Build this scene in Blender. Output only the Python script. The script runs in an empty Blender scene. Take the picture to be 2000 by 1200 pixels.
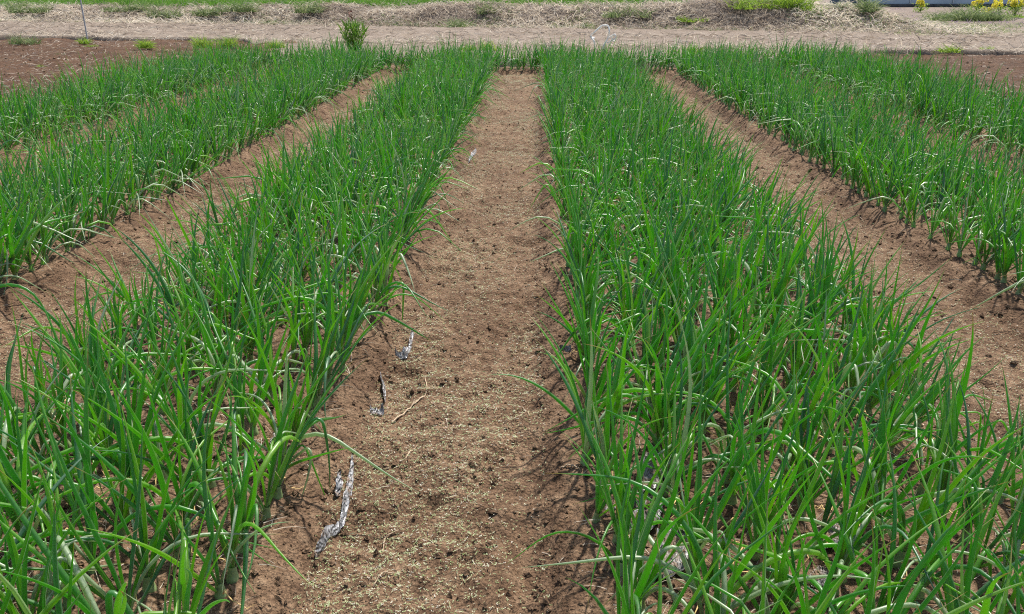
import bpy, math, random
import numpy as np
from mathutils import Matrix, Vector

SC = bpy.context.scene
COL = SC.collection
R = math.radians
rs = np.random.RandomState(7)
random.seed(7)

# ------------------------------------------------------------------ camera, sky, sun, exposure
CAM_H = 1.2                       # height of the lens above the planting beds (metres)
FPX = 1700.0                      # focal length in pixels of the 2000 px wide photograph
PITCH = R(20.6)
YAW = R(1.45)
cam = bpy.data.cameras.new('camera')
cam.sensor_width = 36.0
cam.lens = FPX / 2000.0 * 36.0
cam.clip_start = 0.05
cam.clip_end = 2000.0
cam_o = bpy.data.objects.new('camera', cam)
cam_o.location = (0, 0, CAM_H)
cam_o.rotation_euler = (math.pi / 2 - PITCH, 0, YAW)
COL.objects.link(cam_o)
SC.camera = cam_o

SUN_EL, SUN_AZ = R(60), R(24)     # azimuth measured from +Y (away from the lens) towards +X
world = bpy.data.worlds.new('World')
SC.world = world
world.use_nodes = True
wn = world.node_tree.nodes
sky = wn.new('ShaderNodeTexSky')
sky.sky_type = 'NISHITA'
sky.sun_disc = False
sky.sun_elevation = SUN_EL
sky.sun_rotation = SUN_AZ
sky.dust_density = 2.0
wn['Background'].inputs[1].default_value = 0.115
world.node_tree.links.new(sky.outputs[0], wn['Background'].inputs[0])

sun = bpy.data.lights.new('sun', 'SUN')
sun.energy = 4.5
sun.angle = R(2.0)
sun.color = (1.0, 0.955, 0.89)
sun_o = bpy.data.objects.new('sun', sun)
sd = Vector((math.sin(SUN_AZ) * math.cos(SUN_EL), math.cos(SUN_AZ) * math.cos(SUN_EL), math.sin(SUN_EL)))
sun_o.rotation_euler = (-sd).to_track_quat('-Z', 'Y').to_euler()
sun_o.location = sd * 30
COL.objects.link(sun_o)

SC.view_settings.view_transform = 'Standard'
SC.view_settings.look = 'None'
SC.view_settings.exposure = 0.80
SC.view_settings.gamma = 1.0
SC.cycles.use_denoising = False
SC.cycles.filter_width = 1.1
SC.cycles.max_bounces = 8
SC.cycles.transmission_bounces = 6
SC.cycles.transparent_max_bounces = 8
SC.cycles.caustics_reflective = False
SC.cycles.caustics_refractive = False

# ------------------------------------------------------------------ helpers
_ct, _st = math.cos(PITCH), math.sin(PITCH)


def ground_pt(px, py, z=0.0):
    """the point at height z seen at photo pixel (px, py)"""
    a, b = (px - 1000.0) / FPX, (600.0 - py) / FPX
    d = Vector((a, _ct + b * _st, -_st + b * _ct))
    d = Matrix.Rotation(YAW, 3, 'Z') @ d
    k = (z - CAM_H) / d.z
    return Vector((d.x * k, d.y * k, z))


def project(x, y, z):
    """photo pixel of world points (numpy)"""
    c, s = math.cos(-YAW), math.sin(-YAW)
    xr = c * x - s * y
    yr = s * x + c * y
    dz = z - CAM_H
    dep = yr * _ct - dz * _st
    up = yr * _st + dz * _ct
    return 1000 + FPX * xr / dep, 600 - FPX * up / dep, dep


def _hash(ix, iy, seed):
    n = (ix.astype(np.int64) * 374761393 + iy.astype(np.int64) * 668265263 + seed * 974634777) & 0xFFFFFFFF
    n = ((n ^ (n >> 13)) * 1274126177) & 0xFFFFFFFF
    n = (n ^ (n >> 16)) & 0xFFFF
    return n / 65535.0


def vnoise(x, y, scale, seed=0):
    x = np.asarray(x, float) / scale
    y = np.asarray(y, float) / scale
    ix, iy = np.floor(x), np.floor(y)
    fx, fy = x - ix, y - iy
    fx = fx * fx * (3 - 2 * fx)
    fy = fy * fy * (3 - 2 * fy)
    ix, iy = ix.astype(np.int64), iy.astype(np.int64)
    a, b = _hash(ix, iy, seed), _hash(ix + 1, iy, seed)
    c, d = _hash(ix, iy + 1, seed), _hash(ix + 1, iy + 1, seed)
    return (a * (1 - fx) + b * fx) * (1 - fy) + (c * (1 - fx) + d * fx) * fy


def fbm(x, y, scale, octs=3, seed=0, gain=0.5):
    t, amp, tot = 0, 1.0, 0
    for o in range(octs):
        t = t + amp * vnoise(x, y, scale / 2 ** o, seed + 17 * o)
        tot += amp
        amp *= gain
    return t / tot


def sstep(a, b, x):
    t = np.clip((np.asarray(x, float) - a) / (b - a), 0, 1)
    return t * t * (3 - 2 * t)


def mesh_np(name, V, F, attrs=None, smooth=True):
    """mesh from numpy vertices (N,3) and faces (M,k) of one size"""
    me = bpy.data.meshes.new(name)
    V = np.ascontiguousarray(V, dtype=np.float32)
    F = np.ascontiguousarray(F, dtype=np.int32)
    m, k = F.shape
    me.vertices.add(len(V))
    me.vertices.foreach_set('co', V.ravel())
    me.loops.add(m * k)
    me.loops.foreach_set('vertex_index', F.ravel())
    me.polygons.add(m)
    me.polygons.foreach_set('loop_start', np.arange(0, m * k, k, dtype=np.int32))
    me.polygons.foreach_set('use_smooth', np.full(m, smooth, dtype=bool))
    for n, a in (attrs or {}).items():
        at = me.attributes.new(n, 'FLOAT', 'POINT')
        at.data.foreach_set('value', np.ascontiguousarray(a, dtype=np.float32))
    me.update(calc_edges=True)
    me.validate()
    return me


def link(name, me, mat=None, parent=None, loc=None, label=None, cat=None, group=None, kind=None):
    o = bpy.data.objects.new(name, me)
    COL.objects.link(o)
    if mat is not None and me is not None and not me.materials:
        me.materials.append(mat)
    if parent is not None:
        o.parent = parent
    if loc is not None:
        o.location = loc
    if label:
        o['label'] = label
    if cat:
        o['category'] = cat
    if group:
        o['group'] = group
    if kind:
        o['kind'] = kind
    return o


def tube(P, rad, sides=6, flat=1.0, side=None):
    """tube verts/faces round the centre line P with radii rad"""
    P = np.asarray(P, float)
    n = len(P)
    T = np.gradient(P, axis=0)
    T /= np.linalg.norm(T, axis=1)[:, None] + 1e-9
    ref = np.array(side if side is not None else (0.13, 0.99, 0.05))
    S = np.tile(ref, (n, 1)) - (T @ ref)[:, None] * T
    S /= np.linalg.norm(S, axis=1)[:, None] + 1e-9
    N = np.cross(S, T)
    ph = np.arange(sides) / sides * 2 * math.pi
    rad = np.broadcast_to(np.asarray(rad, float), (n,))
    V = P[:, None, :] + rad[:, None, None] * (np.cos(ph)[None, :, None] * S[:, None, :] + flat * np.sin(ph)[None, :, None] * N[:, None, :])
    V = V.reshape(-1, 3)
    i = np.arange(n - 1)[:, None] * sides
    j = np.arange(sides)[None, :]
    j2 = (j + 1) % sides
    F = np.stack([i + j, i + j2, i + sides + j2, i + sides + j], -1).reshape(-1, 4)
    return V, F


class Acc:
    """collects pieces of one mesh"""
    def __init__(self):
        self.V, self.F, self.A, self.n = [], [], {}, 0

    def add(self, V, F, **attrs):
        self.V.append(V)
        self.F.append(np.asarray(F) + self.n)
        self.n += len(V)
        for k, a in attrs.items():
            self.A.setdefault(k, []).append(np.broadcast_to(np.asarray(a, float), (len(V),)))

    def mesh(self, name, smooth=True):
        return mesh_np(name, np.concatenate(self.V), np.concatenate(self.F), {k: np.concatenate(a) for k, a in self.A.items()}, smooth)


# ------------------------------------------------------------------ materials
def new_mat(name):
    m = bpy.data.materials.new(name)
    m.use_nodes = True
    nt = m.node_tree
    return m, nt, nt.nodes, nt.links, nt.nodes['Principled BSDF']


def ramp(nodes, links, fac, stops, interp='LINEAR'):
    r = nodes.new('ShaderNodeValToRGB')
    r.color_ramp.interpolation = interp
    el = r.color_ramp.elements
    while len(el) < len(stops):
        el.new(0.5)
    for e, (p, c) in zip(el, stops):
        e.position = p
        e.color = (c[0], c[1], c[2], 1) if not isinstance(c, float) else (c, c, c, 1)
    links.new(fac, r.inputs[0])
    return r.outputs[0]


def noise(nodes, links, vec, scale, detail=4, rough=0.55):
    n = nodes.new('ShaderNodeTexNoise')
    n.inputs['Scale'].default_value = scale
    n.inputs['Detail'].default_value = detail
    n.inputs['Roughness'].default_value = rough
    links.new(vec, n.inputs['Vector'])
    return n.outputs[0]


def mixc(nodes, links, fac, a, b, blend='MIX'):
    m = nodes.new('ShaderNodeMix')
    m.data_type = 'RGBA'
    m.blend_type = blend
    for sock, v in ((m.inputs[0], fac), (m.inputs[6], a), (m.inputs[7], b)):
        if isinstance(v, (int, float)):
            sock.default_value = v
        elif isinstance(v, tuple):
            sock.default_value = (v[0], v[1], v[2], 1)
        else:
            links.new(v, sock)
    return m.outputs[2]


def soil_mat(name, dark, mid, pale, bump=0.6, far=None):
    m, nt, N, L, P = new_mat(name)
    pos = N.new('ShaderNodeNewGeometry').outputs['Position']
    big = noise(N, L, pos, 1.7, 4)
    med = noise(N, L, pos, 22, 5, 0.65)
    fine = noise(N, L, pos, 150, 4, 0.7)
    c = ramp(N, L, med, [(0.30, dark), (0.50, mid), (0.72, pale)])
    c2 = ramp(N, L, fine, [(0.30, (0.45, 0.42, 0.40)), (0.5, (0.95, 0.95, 0.95)), (0.72, (1.45, 1.42, 1.4))])
    c = mixc(N, L, 1.0, c, c2, 'MULTIPLY')
    c3 = ramp(N, L, big, [(0.35, (0.80, 0.76, 0.73)), (0.65, (1.12, 1.12, 1.12))])
    c = mixc(N, L, 1.0, c, c3, 'MULTIPLY')
    if far:
        at = N.new('ShaderNodeAttribute')
        at.attribute_name = 'far'
        fc = mixc(N, L, 1.0, far, c2, 'MULTIPLY')
        fc = mixc(N, L, 1.0, fc, c3, 'MULTIPLY')
        c = mixc(N, L, at.outputs['Fac'], c, fc)
    if far:
        at2 = N.new('ShaderNodeAttribute')
        at2.attribute_name = 'damp'
        c = mixc(N, L, at2.outputs['Fac'], c, mixc(N, L, 1.0, c, (0.50, 0.42, 0.37), 'MULTIPLY'))
    L.new(c, P.inputs['Base Color'])
    P.inputs['Roughness'].default_value = 0.92
    P.inputs['Specular IOR Level'].default_value = 0.2
    crumb = N.new('ShaderNodeTexVoronoi')
    crumb.inputs['Scale'].default_value = 110
    L.new(pos, crumb.inputs['Vector'])
    b1 = N.new('ShaderNodeBump')
    b1.inputs['Strength'].default_value = bump
    b1.inputs['Distance'].default_value = 0.016
    L.new(med, b1.inputs['Height'])
    b2 = N.new('ShaderNodeBump')
    b2.inputs['Strength'].default_value = bump
    b2.inputs['Distance'].default_value = 0.007
    b2.invert = True
    L.new(crumb.outputs['Distance'], b2.inputs['Height'])
    L.new(b1.outputs[0], b2.inputs['Normal'])
    b3 = N.new('ShaderNodeBump')
    b3.inputs['Strength'].default_value = bump
    b3.inputs['Distance'].default_value = 0.006
    L.new(fine, b3.inputs['Height'])
    L.new(b2.outputs[0], b3.inputs['Normal'])
    L.new(b3.outputs[0], P.inputs['Normal'])
    return m


M_SOIL = soil_mat('garden_soil', (0.092, 0.053, 0.030), (0.178, 0.112, 0.066), (0.275, 0.188, 0.118), 1.0, far=(0.200, 0.160, 0.130))
M_TRACK = soil_mat('track_soil', (0.135, 0.102, 0.076), (0.210, 0.168, 0.130), (0.295, 0.248, 0.198), 0.9)
M_BANK = soil_mat('bank_soil', (0.08, 0.062, 0.045), (0.17, 0.135, 0.105), (0.27, 0.225, 0.18), 0.8)
M_CLOD = soil_mat('clod_soil', (0.105, 0.063, 0.036), (0.18, 0.116, 0.070), (0.26, 0.178, 0.112), 0.8)


def leaf_mat(name, per_object):
    m, nt, N, L, P = new_mat(name)
    if per_object:
        sp = N.new('ShaderNodeSeparateColor')
        L.new(N.new('ShaderNodeObjectInfo').outputs['Color'], sp.inputs[0])
        tint = sp.outputs[0]
    else:
        a = N.new('ShaderNodeAttribute')
        a.attribute_name = 'tint'
        tint = a.outputs['Fac']
    a = N.new('ShaderNodeAttribute')
    a.attribute_name = 't'
    t = a.outputs['Fac']
    tc = N.new('ShaderNodeTexCoord').outputs['Object']
    mott = noise(N, L, tc, 60, 3)
    base = ramp(N, L, tint, [(0.0, (0.085, 0.185, 0.105)), (0.16, (0.062, 0.190, 0.042)), (0.36, (0.074, 0.225, 0.016)), (0.90, (0.150, 0.285, 0.013)), (0.935, (0.36, 0.45, 0.29))])
    trans = ramp(N, L, tint, [(0.0, (0.14, 0.46, 0.12)), (0.25, (0.19, 0.60, 0.05)), (0.55, (0.28, 0.72, 0.02)), (0.9, (0.44, 0.80, 0.02)), (0.935, (0.50, 0.64, 0.34))])
    var = ramp(N, L, mott, [(0.3, (0.82, 0.85, 0.85)), (0.7, (1.18, 1.15, 1.12))])
    base = mixc(N, L, 1.0, base, var, 'MULTIPLY')
    # pale sheath at the foot of the leaf, dried tip on some leaves
    foot = ramp(N, L, t, [(0.0, 1.0), (0.16, 0.0)])
    base = mixc(N, L, foot, base, (0.34, 0.40, 0.19))
    mm = N.new('ShaderNodeMath')
    mm.operation = 'FRACT'
    mul = N.new('ShaderNodeMath')
    mul.operation = 'MULTIPLY'
    mul.inputs[1].default_value = 37.31
    L.new(tint, mul.inputs[0])
    L.new(mul.outputs[0], mm.inputs[0])
    dry = ramp(N, L, mm.outputs[0], [(0.36, 0.0), (0.40, 1.0)])
    tip = ramp(N, L, t, [(0.87, 0.0), (0.95, 1.0)])
    dd = N.new('ShaderNodeMath')
    dd.operation = 'MULTIPLY'
    L.new(dry, dd.inputs[0])
    L.new(tip, dd.inputs[1])
    base = mixc(N, L, dd.outputs[0], base, (0.45, 0.33, 0.10))
    trans = mixc(N, L, dd.outputs[0], trans, (0.5, 0.38, 0.10))
    L.new(base, P.inputs['Base Color'])
    P.inputs['Roughness'].default_value = 0.36
    P.inputs['Specular IOR Level'].default_value = 0.5
    P.inputs['Coat Weight'].default_value = 0.85
    P.inputs['Coat Roughness'].default_value = 0.47
    P.inputs['Coat IOR'].default_value = 1.7
    # waxy bloom
    P.inputs['Sheen Weight'].default_value = 0.1
    P.inputs['Sheen Roughness'].default_value = 0.4
    bp = N.new('ShaderNodeBump')
    bp.inputs['Strength'].default_value = 0.25
    bp.inputs['Distance'].default_value = 0.002
    L.new(mott, bp.inputs['Height'])
    L.new(bp.outputs[0], P.inputs['Normal'])
    tr = N.new('ShaderNodeBsdfTranslucent')
    L.new(trans, tr.inputs['Color'])
    mx = N.new('ShaderNodeMixShader')
    mx.inputs[0].default_value = 0.50
    L.new(P.outputs[0], mx.inputs[1])
    L.new(tr.outputs[0], mx.inputs[2])
    L.new(mx.outputs[0], nt.nodes['Material Output'].inputs[0])
    return m


M_LEAF = leaf_mat('onion_leaf', True)
M_LEAF_MASS = leaf_mat('onion_leaf_mass', False)


def plain_leaf(name, stops, trans=0.35, attr='tint', rough=0.55):
    """foliage, straw: colour from a per-blade attribute"""
    m, nt, N, L, P = new_mat(name)
    a = N.new('ShaderNodeAttribute')
    a.attribute_name = attr
    c = ramp(N, L, a.outputs['Fac'], stops)
    L.new(c, P.inputs['Base Color'])
    P.inputs['Roughness'].default_value = rough
    P.inputs['Specular IOR Level'].default_value = 0.3
    tr = N.new('ShaderNodeBsdfTranslucent')
    L.new(c, tr.inputs['Color'])
    mx = N.new('ShaderNodeMixShader')
    mx.inputs[0].default_value = trans
    L.new(P.outputs[0], mx.inputs[1])
    L.new(tr.outputs[0], mx.inputs[2])
    L.new(mx.outputs[0], nt.nodes['Material Output'].inputs[0])
    return m


M_STRAW = plain_leaf('dry_straw', [(0.0, (0.19, 0.145, 0.112)), (0.35, (0.37, 0.305, 0.235)), (0.7, (0.57, 0.49, 0.385)), (1.0, (0.74, 0.66, 0.53))], 0.35, rough=0.7)
M_GRASS = plain_leaf('green_grass', [(0.0, (0.06, 0.15, 0.02)), (0.5, (0.10, 0.26, 0.025)), (1.0, (0.20, 0.34, 0.03))], 0.45)
M_DARKWEED = plain_leaf('dark_weed_leaf', [(0.0, (0.06, 0.14, 0.02)), (0.5, (0.10, 0.22, 0.025)), (1.0, (0.20, 0.32, 0.04))], 0.45)
M_WEED = plain_leaf('weed_leaf', [(0.0, (0.07, 0.13, 0.04)), (0.5, (0.17, 0.23, 0.08)), (1.0, (0.36, 0.39, 0.19))], 0.4)
M_LIME = plain_leaf('lime_leaf', [(0.0, (0.13, 0.24, 0.025)), (0.5, (0.22, 0.35, 0.035)), (1.0, (0.35, 0.46, 0.06))], 0.45)
M_SEEDLING = plain_leaf('seedling_leaf', [(0.0, (0.18, 0.28, 0.08)), (0.45, (0.34, 0.39, 0.19)), (0.8, (0.47, 0.47, 0.32)), (1.0, (0.58, 0.55, 0.46))], 0.3)
M_PURPLE = plain_leaf('purple_weed', [(0.0, (0.10, 0.14, 0.05)), (0.4, (0.30, 0.22, 0.26)), (1.0, (0.42, 0.29, 0.42))], 0.3)
M_YELLOW = plain_leaf('yellow_petal', [(0.0, (0.64, 0.57, 0.05)), (1.0, (0.78, 0.72, 0.10))], 0.45)
M_MAGENTA = plain_leaf('magenta_petal', [(0.0, (0.45, 0.06, 0.38)), (1.0, (0.62, 0.14, 0.52))], 0.3)


def simple_mat(name, col, rough=0.6, spec=0.4, nscale=40, var=0.25, bump=0.0, metal=0.0):
    m, nt, N, L, P = new_mat(name)
    tc = N.new('ShaderNodeTexCoord').outputs['Object']
    n = noise(N, L, tc, nscale, 4)
    v = ramp(N, L, n, [(0.3, (1 - var,) * 3), (0.7, (1 + var,) * 3)])
    L.new(mixc(N, L, 1.0, tuple(col), v, 'MULTIPLY'), P.inputs['Base Color'])
    P.inputs['Roughness'].default_value = rough
    P.inputs['Specular IOR Level'].default_value = spec
    P.inputs['Metallic'].default_value = metal
    if bump:
        b = N.new('ShaderNodeBump')
        b.inputs['Strength'].default_value = bump
        b.inputs['Distance'].default_value = 0.01
        L.new(n, b.inputs['Height'])
        L.new(b.outputs[0], P.inputs['Normal'])
    return m


M_STEM = simple_mat('onion_stem', (0.24, 0.32, 0.13), 0.5, 0.4, 60)
M_DRYLEAF = simple_mat('withered_leaf', (0.52, 0.36, 0.15), 0.7, 0.25, 80, 0.35)
M_TAN = simple_mat('dry_stalk', (0.40, 0.30, 0.20), 0.75, 0.2, 60, 0.3)


def film_mat(name, col, rough, dirt):
    m, nt, N, L, P = new_mat(name)
    tc = N.new('ShaderNodeTexCoord').outputs['Object']
    wr = noise(N, L, tc, 55, 5, 0.6)
    v = ramp(N, L, wr, [(0.35, (0.45,) * 3), (0.62, (1.5,) * 3)])
    c = mixc(N, L, 1.0, tuple(col), v, 'MULTIPLY')
    d = ramp(N, L, noise(N, L, tc, 24, 5, 0.7), [(0.52 - dirt, 0.0), (0.66 - dirt, 1.0)])
    L.new(mixc(N, L, d, c, (0.17, 0.11, 0.066)), P.inputs['Base Color'])
    L.new(ramp(N, L, d, [(0.0, rough), (1.0, 0.9)]), P.inputs['Roughness'])
    wv = N.new('ShaderNodeTexWave')
    wv.inputs['Scale'].default_value = 38
    wv.inputs['Distortion'].default_value = 9
    L.new(tc, wv.inputs['Vector'])
    bp = N.new('ShaderNodeBump')
    bp.inputs['Strength'].default_value = 0.7
    bp.inputs['Distance'].default_value = 0.006
    L.new(wv.outputs['Fac'], bp.inputs['Height'])
    L.new(bp.outputs[0], P.inputs['Normal'])
    return m


M_FILM = film_mat('grey_film', (0.24, 0.24, 0.245), 0.30, 0.02)
M_FILM_CLEAR = film_mat('silver_film', (0.20, 0.195, 0.19), 0.28, 0.06)
M_TWINE = plain_leaf('white_twine', [(0.0, (0.80, 0.79, 0.76)), (1.0, (0.82, 0.81, 0.78))], 0.4)
M_POST = simple_mat('grey_post', (0.46, 0.45, 0.43), 0.6, 0.4, 30, 0.3)
M_TEAL = simple_mat('teal_paint', (0.08, 0.28, 0.27), 0.5, 0.5, 30, 0.2)
M_TWIG = simple_mat('brown_twig', (0.20, 0.13, 0.08), 0.8, 0.2, 60, 0.3)
M_HOOP = simple_mat('steel_hoop', (0.45, 0.46, 0.47), 0.4, 0.5, 30, 0.15, 0, 0.6)
M_DOCK = simple_mat('red_seed_head', (0.20, 0.07, 0.045), 0.8, 0.2, 60, 0.4)
M_HOUSEFILM = simple_mat('house_film', (0.34, 0.40, 0.45), 0.35, 0.6, 1.2, 0.25, 0.2)

# ------------------------------------------------------------------ terrain
BEDS = {                       # planted strip: x of its two outer rows
    'far_side_l': (-4.66, -3.85),
    'second_l': (-2.98, -2.20),
    'first_l': (-1.41, -0.64),
    'first_r': (0.18, 1.12),
    'second_r': (1.96, 2.70),
    'far_side_r': (3.42, 4.22),
}
END_Y = 12.75                  # the cross row that closes the paths
TRK0, TRK1 = 17.2, 23.4        # track edges along s = y + 0.22 x


def s_of(x, y):
    return y + 0.22 * x


def bed_mask(x, y):
    x = np.asarray(x, float)
    wob = 0.035 * (fbm(x * 0 + np.sign(x) * 3.1 + np.round(x), y, 0.5, 2, 40) - 0.5)
    m = np.zeros(np.broadcast(x, y).shape)
    for a, b in BEDS.values():
        m = np.maximum(m, sstep(a - 0.20, a - 0.055, x + wob) * (1 - sstep(b + 0.055, b + 0.20, x + wob)))
    m = m * (1 - sstep(13.15, 13.35, y))
    m = np.maximum(m, sstep(END_Y - 0.20, END_Y - 0.05, y + wob) * (1 - sstep(13.15, 13.35, y)) * (np.abs(x) < 4.8))
    return m


def base_z(x, y):
    s = s_of(x, y)
    m = bed_mask(x, y)
    field = 1 - sstep(TRK0 - 0.3, TRK0, s)
    z = -0.048 * (1 - m) * field
    z = z + 0.05 * (fbm(x, y, 1.1, 2, 3) - 0.5) * (1 - m) * 0.45
    # dug-over soil beyond the outer beds
    out = np.maximum(sstep(4.5, 5.2, np.asarray(x)), sstep(4.8, 5.8, -np.asarray(x)))
    z = z + field * out * (0.10 * fbm(x, y, 1.6, 3, 9) + 0.11 * (fbm(x, y, 0.38, 3, 10) - 0.5))
    return z


def soil_z(x, y):
    x = np.asarray(x, float)
    y = np.asarray(y, float)
    m = bed_mask(x, y)
    s = s_of(x, y)
    z = base_z(x, y)
    near = 1 - sstep(16.0, 20.0, y)
    lum = fbm(x, y, 0.10, 3, 21)
    z = z + near * (0.032 * (lum - 0.5) + 0.020 * (np.abs(fbm(x, y, 0.05, 2, 31) - 0.5) * -2 + 0.5) + 0.010 * (vnoise(x, y, 0.021, 33) - 0.5))
    # loose crumbly shoulders and foot-trodden dents
    sh = 4 * m * (1 - m)
    z = z + sh * near * 0.024 * (fbm(x, y, 0.07, 3, 51) - 0.5)
    dent = sstep(0.60, 0.78, fbm(x, y, 0.22, 2, 61))
    z = z - near * (1 - m) * 0.022 * dent
    # bank and hillside are separate meshes; here the ground runs on flat
    return z


def axis(parts):
    out = []
    for a, b, st in parts:
        n = max(1, int(round((b - a) / st)))
        out.append(np.linspace(a, b, n, endpoint=False))
    return np.unique(np.round(np.concatenate(out), 5))


xs = axis([(-400, -60, 34), (-60, -12, 3), (-12, -4.9, 0.09), (-4.9, -2.30, 0.05), (-2.30, -1.38, 0.018), (-1.38, -0.70, 0.03),
           (-0.70, 0.22, 0.0115), (0.22, 1.10, 0.03), (1.10, 2.05, 0.019), (2.05, 4.9, 0.05), (4.9, 12, 0.09), (12, 60, 3), (60, 401, 34)])
yl = [-300, -150, -60, -20, -6, -2, -0.5]
y = 0.3
while y < 19:
    yl.append(y)
    y += 0.0115 if y < 3.0 else 0.0115 + 0.0065 * (y - 3.0)
ys = np.array(yl + list(np.arange(19.2, 50, 0.6)) + [60, 80, 110, 160, 240, 400, 700])
GX, GY = np.meshgrid(xs, ys)
GZ = soil_z(GX, GY)
gs = s_of(GX, GY)
nx, ny = len(xs), len(ys)
ii = (np.arange(ny - 1)[:, None] * nx + np.arange(nx - 1)[None, :]).ravel()
GF = np.stack([ii, ii + 1, ii + nx + 1, ii + nx], 1)
gm = bed_mask(GX, GY)
damp = 1.25 * np.maximum(sstep(4.3, 5.0, GX), sstep(4.6, 5.4, -GX)) * (0.45 + 0.8 * fbm(GX, GY, 0.8, 3, 203)) * (gs < TRK0 + 1)
damp = np.clip(np.maximum(damp, 1.7 * gm * (1 - gm) * sstep(0.3, 0.6, fbm(GX, GY, 0.25, 3, 205))), 0, 1)
gme = mesh_np('ground', np.stack([GX, GY, GZ], -1).reshape(-1, 3), GF, {'far': sstep(TRK0 + 1, TRK0 + 6, gs).ravel(), 'damp': damp.ravel()})
link('ground', gme, M_SOIL, kind='structure', label='brown crumbly garden soil with raised beds and sunken bare paths')

# dirt track: a low step above the field
u = np.arange(-34, 34.01, 0.10)
v = np.concatenate([[0.0, 0.03, 0.07, 0.12, 0.2], np.arange(0.3, 1.0, 0.1), np.arange(1.0, TRK1 - TRK0 + 3.2, 0.22)])
U, Vv = np.meshgrid(u, v)
edge = 1.0 * (fbm(U, U * 0, 0.9, 3, 71) - 0.5) + 1.3 * (fbm(U, U * 0, 4.0, 2, 72) - 0.5)
start = -3.5 * sstep(-6.0, -4.2, U) * (1 - sstep(4.6, 6.0, U))
TX = U
TY = TRK0 + (edge + start * (1 - np.clip(Vv / 6.0, 0, 1))) * (1 - sstep(0, 2, Vv) * (start > -0.05)) + Vv - 0.22 * U
lip = np.interp(Vv, [0, 0.03, 0.07, 0.12, 0.3, 1.0], [-0.12, -0.02, 0.05, 0.085, 0.075, 0.045])
blend = 4 * (start / -3.5) * (1 + start / 3.5)
lip = lip * (1 - blend) + blend * np.interp(Vv, [0, 0.6, 1.6, 2.6], [-0.16, -0.06, 0.02, 0.045])
rut = -0.03 * np.exp(-((Vv - 1.9) / 0.35) ** 2) - 0.03 * np.exp(-((Vv - 3.9) / 0.35) ** 2)
TZ = lip + rut + 0.05 * (fbm(TX, TY, 0.5, 3, 73) - 0.5) + 0.02 * (fbm(TX, TY, 0.15, 2, 74) - 0.5)
n1, n2 = U.shape
ii = (np.arange(n1 - 1)[:, None] * n2 + np.arange(n2 - 1)[None, :]).ravel()
TF = np.stack([ii, ii + 1, ii + n2 + 1, ii + n2], 1)
link('dirt_track', mesh_np('dirt_track', np.stack([TX, TY, TZ], -1).reshape(-1, 3), TF), M_TRACK, kind='structure', label='pale dry dirt track crossing beyond the onion beds')


def bank_top(x):
    # height of the bank; it runs out to nothing on one side
    return (0.50 + 0.012 * np.clip(x, -10, 9)) * (1 - sstep(7.2, 10.6, x))


def bank_z(x, y):
    s = s_of(x, y)
    w = 1.55 + 0.5 * (fbm(x, x * 0, 2.2, 2, 81) - 0.5)
    rise = sstep(0, 1, np.clip((s - TRK1 - 0.3 * (fbm(x, x * 0, 1.6, 2, 82) - 0.5)) / w, 0, 1))
    H = bank_top(x) * (1 + 0.5 * (fbm(x, y, 2.0, 2, 83) - 0.5))
    z = -0.10 + rise * (H + 0.10) + 0.22 * rise * (fbm(x, y, 0.6, 3, 84) - 0.5) * np.minimum(1, bank_top(x) * 3)
    z = z + 0.11 * np.exp(-((s - TRK1 - 0.1) / 0.3) ** 2) * (1 - sstep(9, 11, x))
    return z


bx = np.arange(-34, 11.6, 0.09)
bs = np.concatenate([np.arange(-0.5, 2.6, 0.07), np.arange(2.6, 14, 0.6)])
BU, BV = np.meshgrid(bx, bs)
BX, BY = BU, TRK1 + BV - 0.22 * BU
BZ = bank_z(BX, BY) - 0.06 * sstep(10.2, 11.5, BX)
n1, n2 = BU.shape
ii = (np.arange(n1 - 1)[:, None] * n2 + np.arange(n2 - 1)[None, :]).ravel()
BF = np.stack([ii, ii + 1, ii + n2 + 1, ii + n2], 1)
link('grass_bank', mesh_np('grass_bank', np.stack([BX, BY, BZ], -1).reshape(-1, 3), BF), M_BANK, kind='structure', label='low earth bank under dry grass rising behind the track')

# ------------------------------------------------------------------ onion leaves (pool of shapes)
def leaf_line(kind, n, rg):
    """centre line in the x-z plane (starts straight up, bends to +x) and radius, unit length 1"""
    t = np.linspace(0, 1, n)
    if kind == 'erect':
        bend = rg.uniform(0.05, 0.5) * t ** 1.5 + rg.uniform(-0.1, 0.1) * np.sin(t * 5)
    elif kind == 'curve':
        bend = rg.uniform(0.5, 1.1) * t ** rg.uniform(1.2, 2.2)
    elif kind == 'arch':
        k = rg.uniform(0.35, 0.6)
        bend = rg.uniform(1.3, 2.1) * np.clip((t - 0.12) / k, 0, 1) ** 1.3 + 0.3 * t
        bend = np.minimum(bend, rg.uniform(1.5, 2.3)) - rg.uniform(0, 0.5) * np.clip(t - 0.75, 0, 1)
    else:  # fold
        k = rg.uniform(0.38, 0.66)
        bend = 0.2 * t + rg.uniform(1.5, 2.5) / (1 + np.exp(-(t - k) / 0.014)) + rg.uniform(-0.2, 0.5) * np.clip(t - k, 0, 1)
    lat = rg.uniform(-0.5, 0.5) * t ** 2 + 0.12 * rg.uniform(-1, 1) * np.sin(t * rg.uniform(4, 9))
    dx, dz = np.sin(bend) * np.cos(lat), np.cos(bend) * np.cos(lat)
    d = np.stack([dx, np.sin(lat), dz], 1)
    P = np.concatenate([[np.zeros(3)], np.cumsum((d[1:] + d[:-1]) / 2, axis=0) / (n - 1)])
    pk = rg.uniform(0.22, 0.38)
    r = np.where(t < pk, 0.52 + 0.48 * np.sin(t / pk * math.pi / 2), np.clip(1 - ((t - pk) / (1 - pk)) ** 1.55, 0.02, 1))
    r[-1] = 0.02
    if kind == 'fold':
        r = r * (1 - 0.30 * np.exp(-((t - k) / 0.03) ** 2))
    return P, r, t


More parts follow.
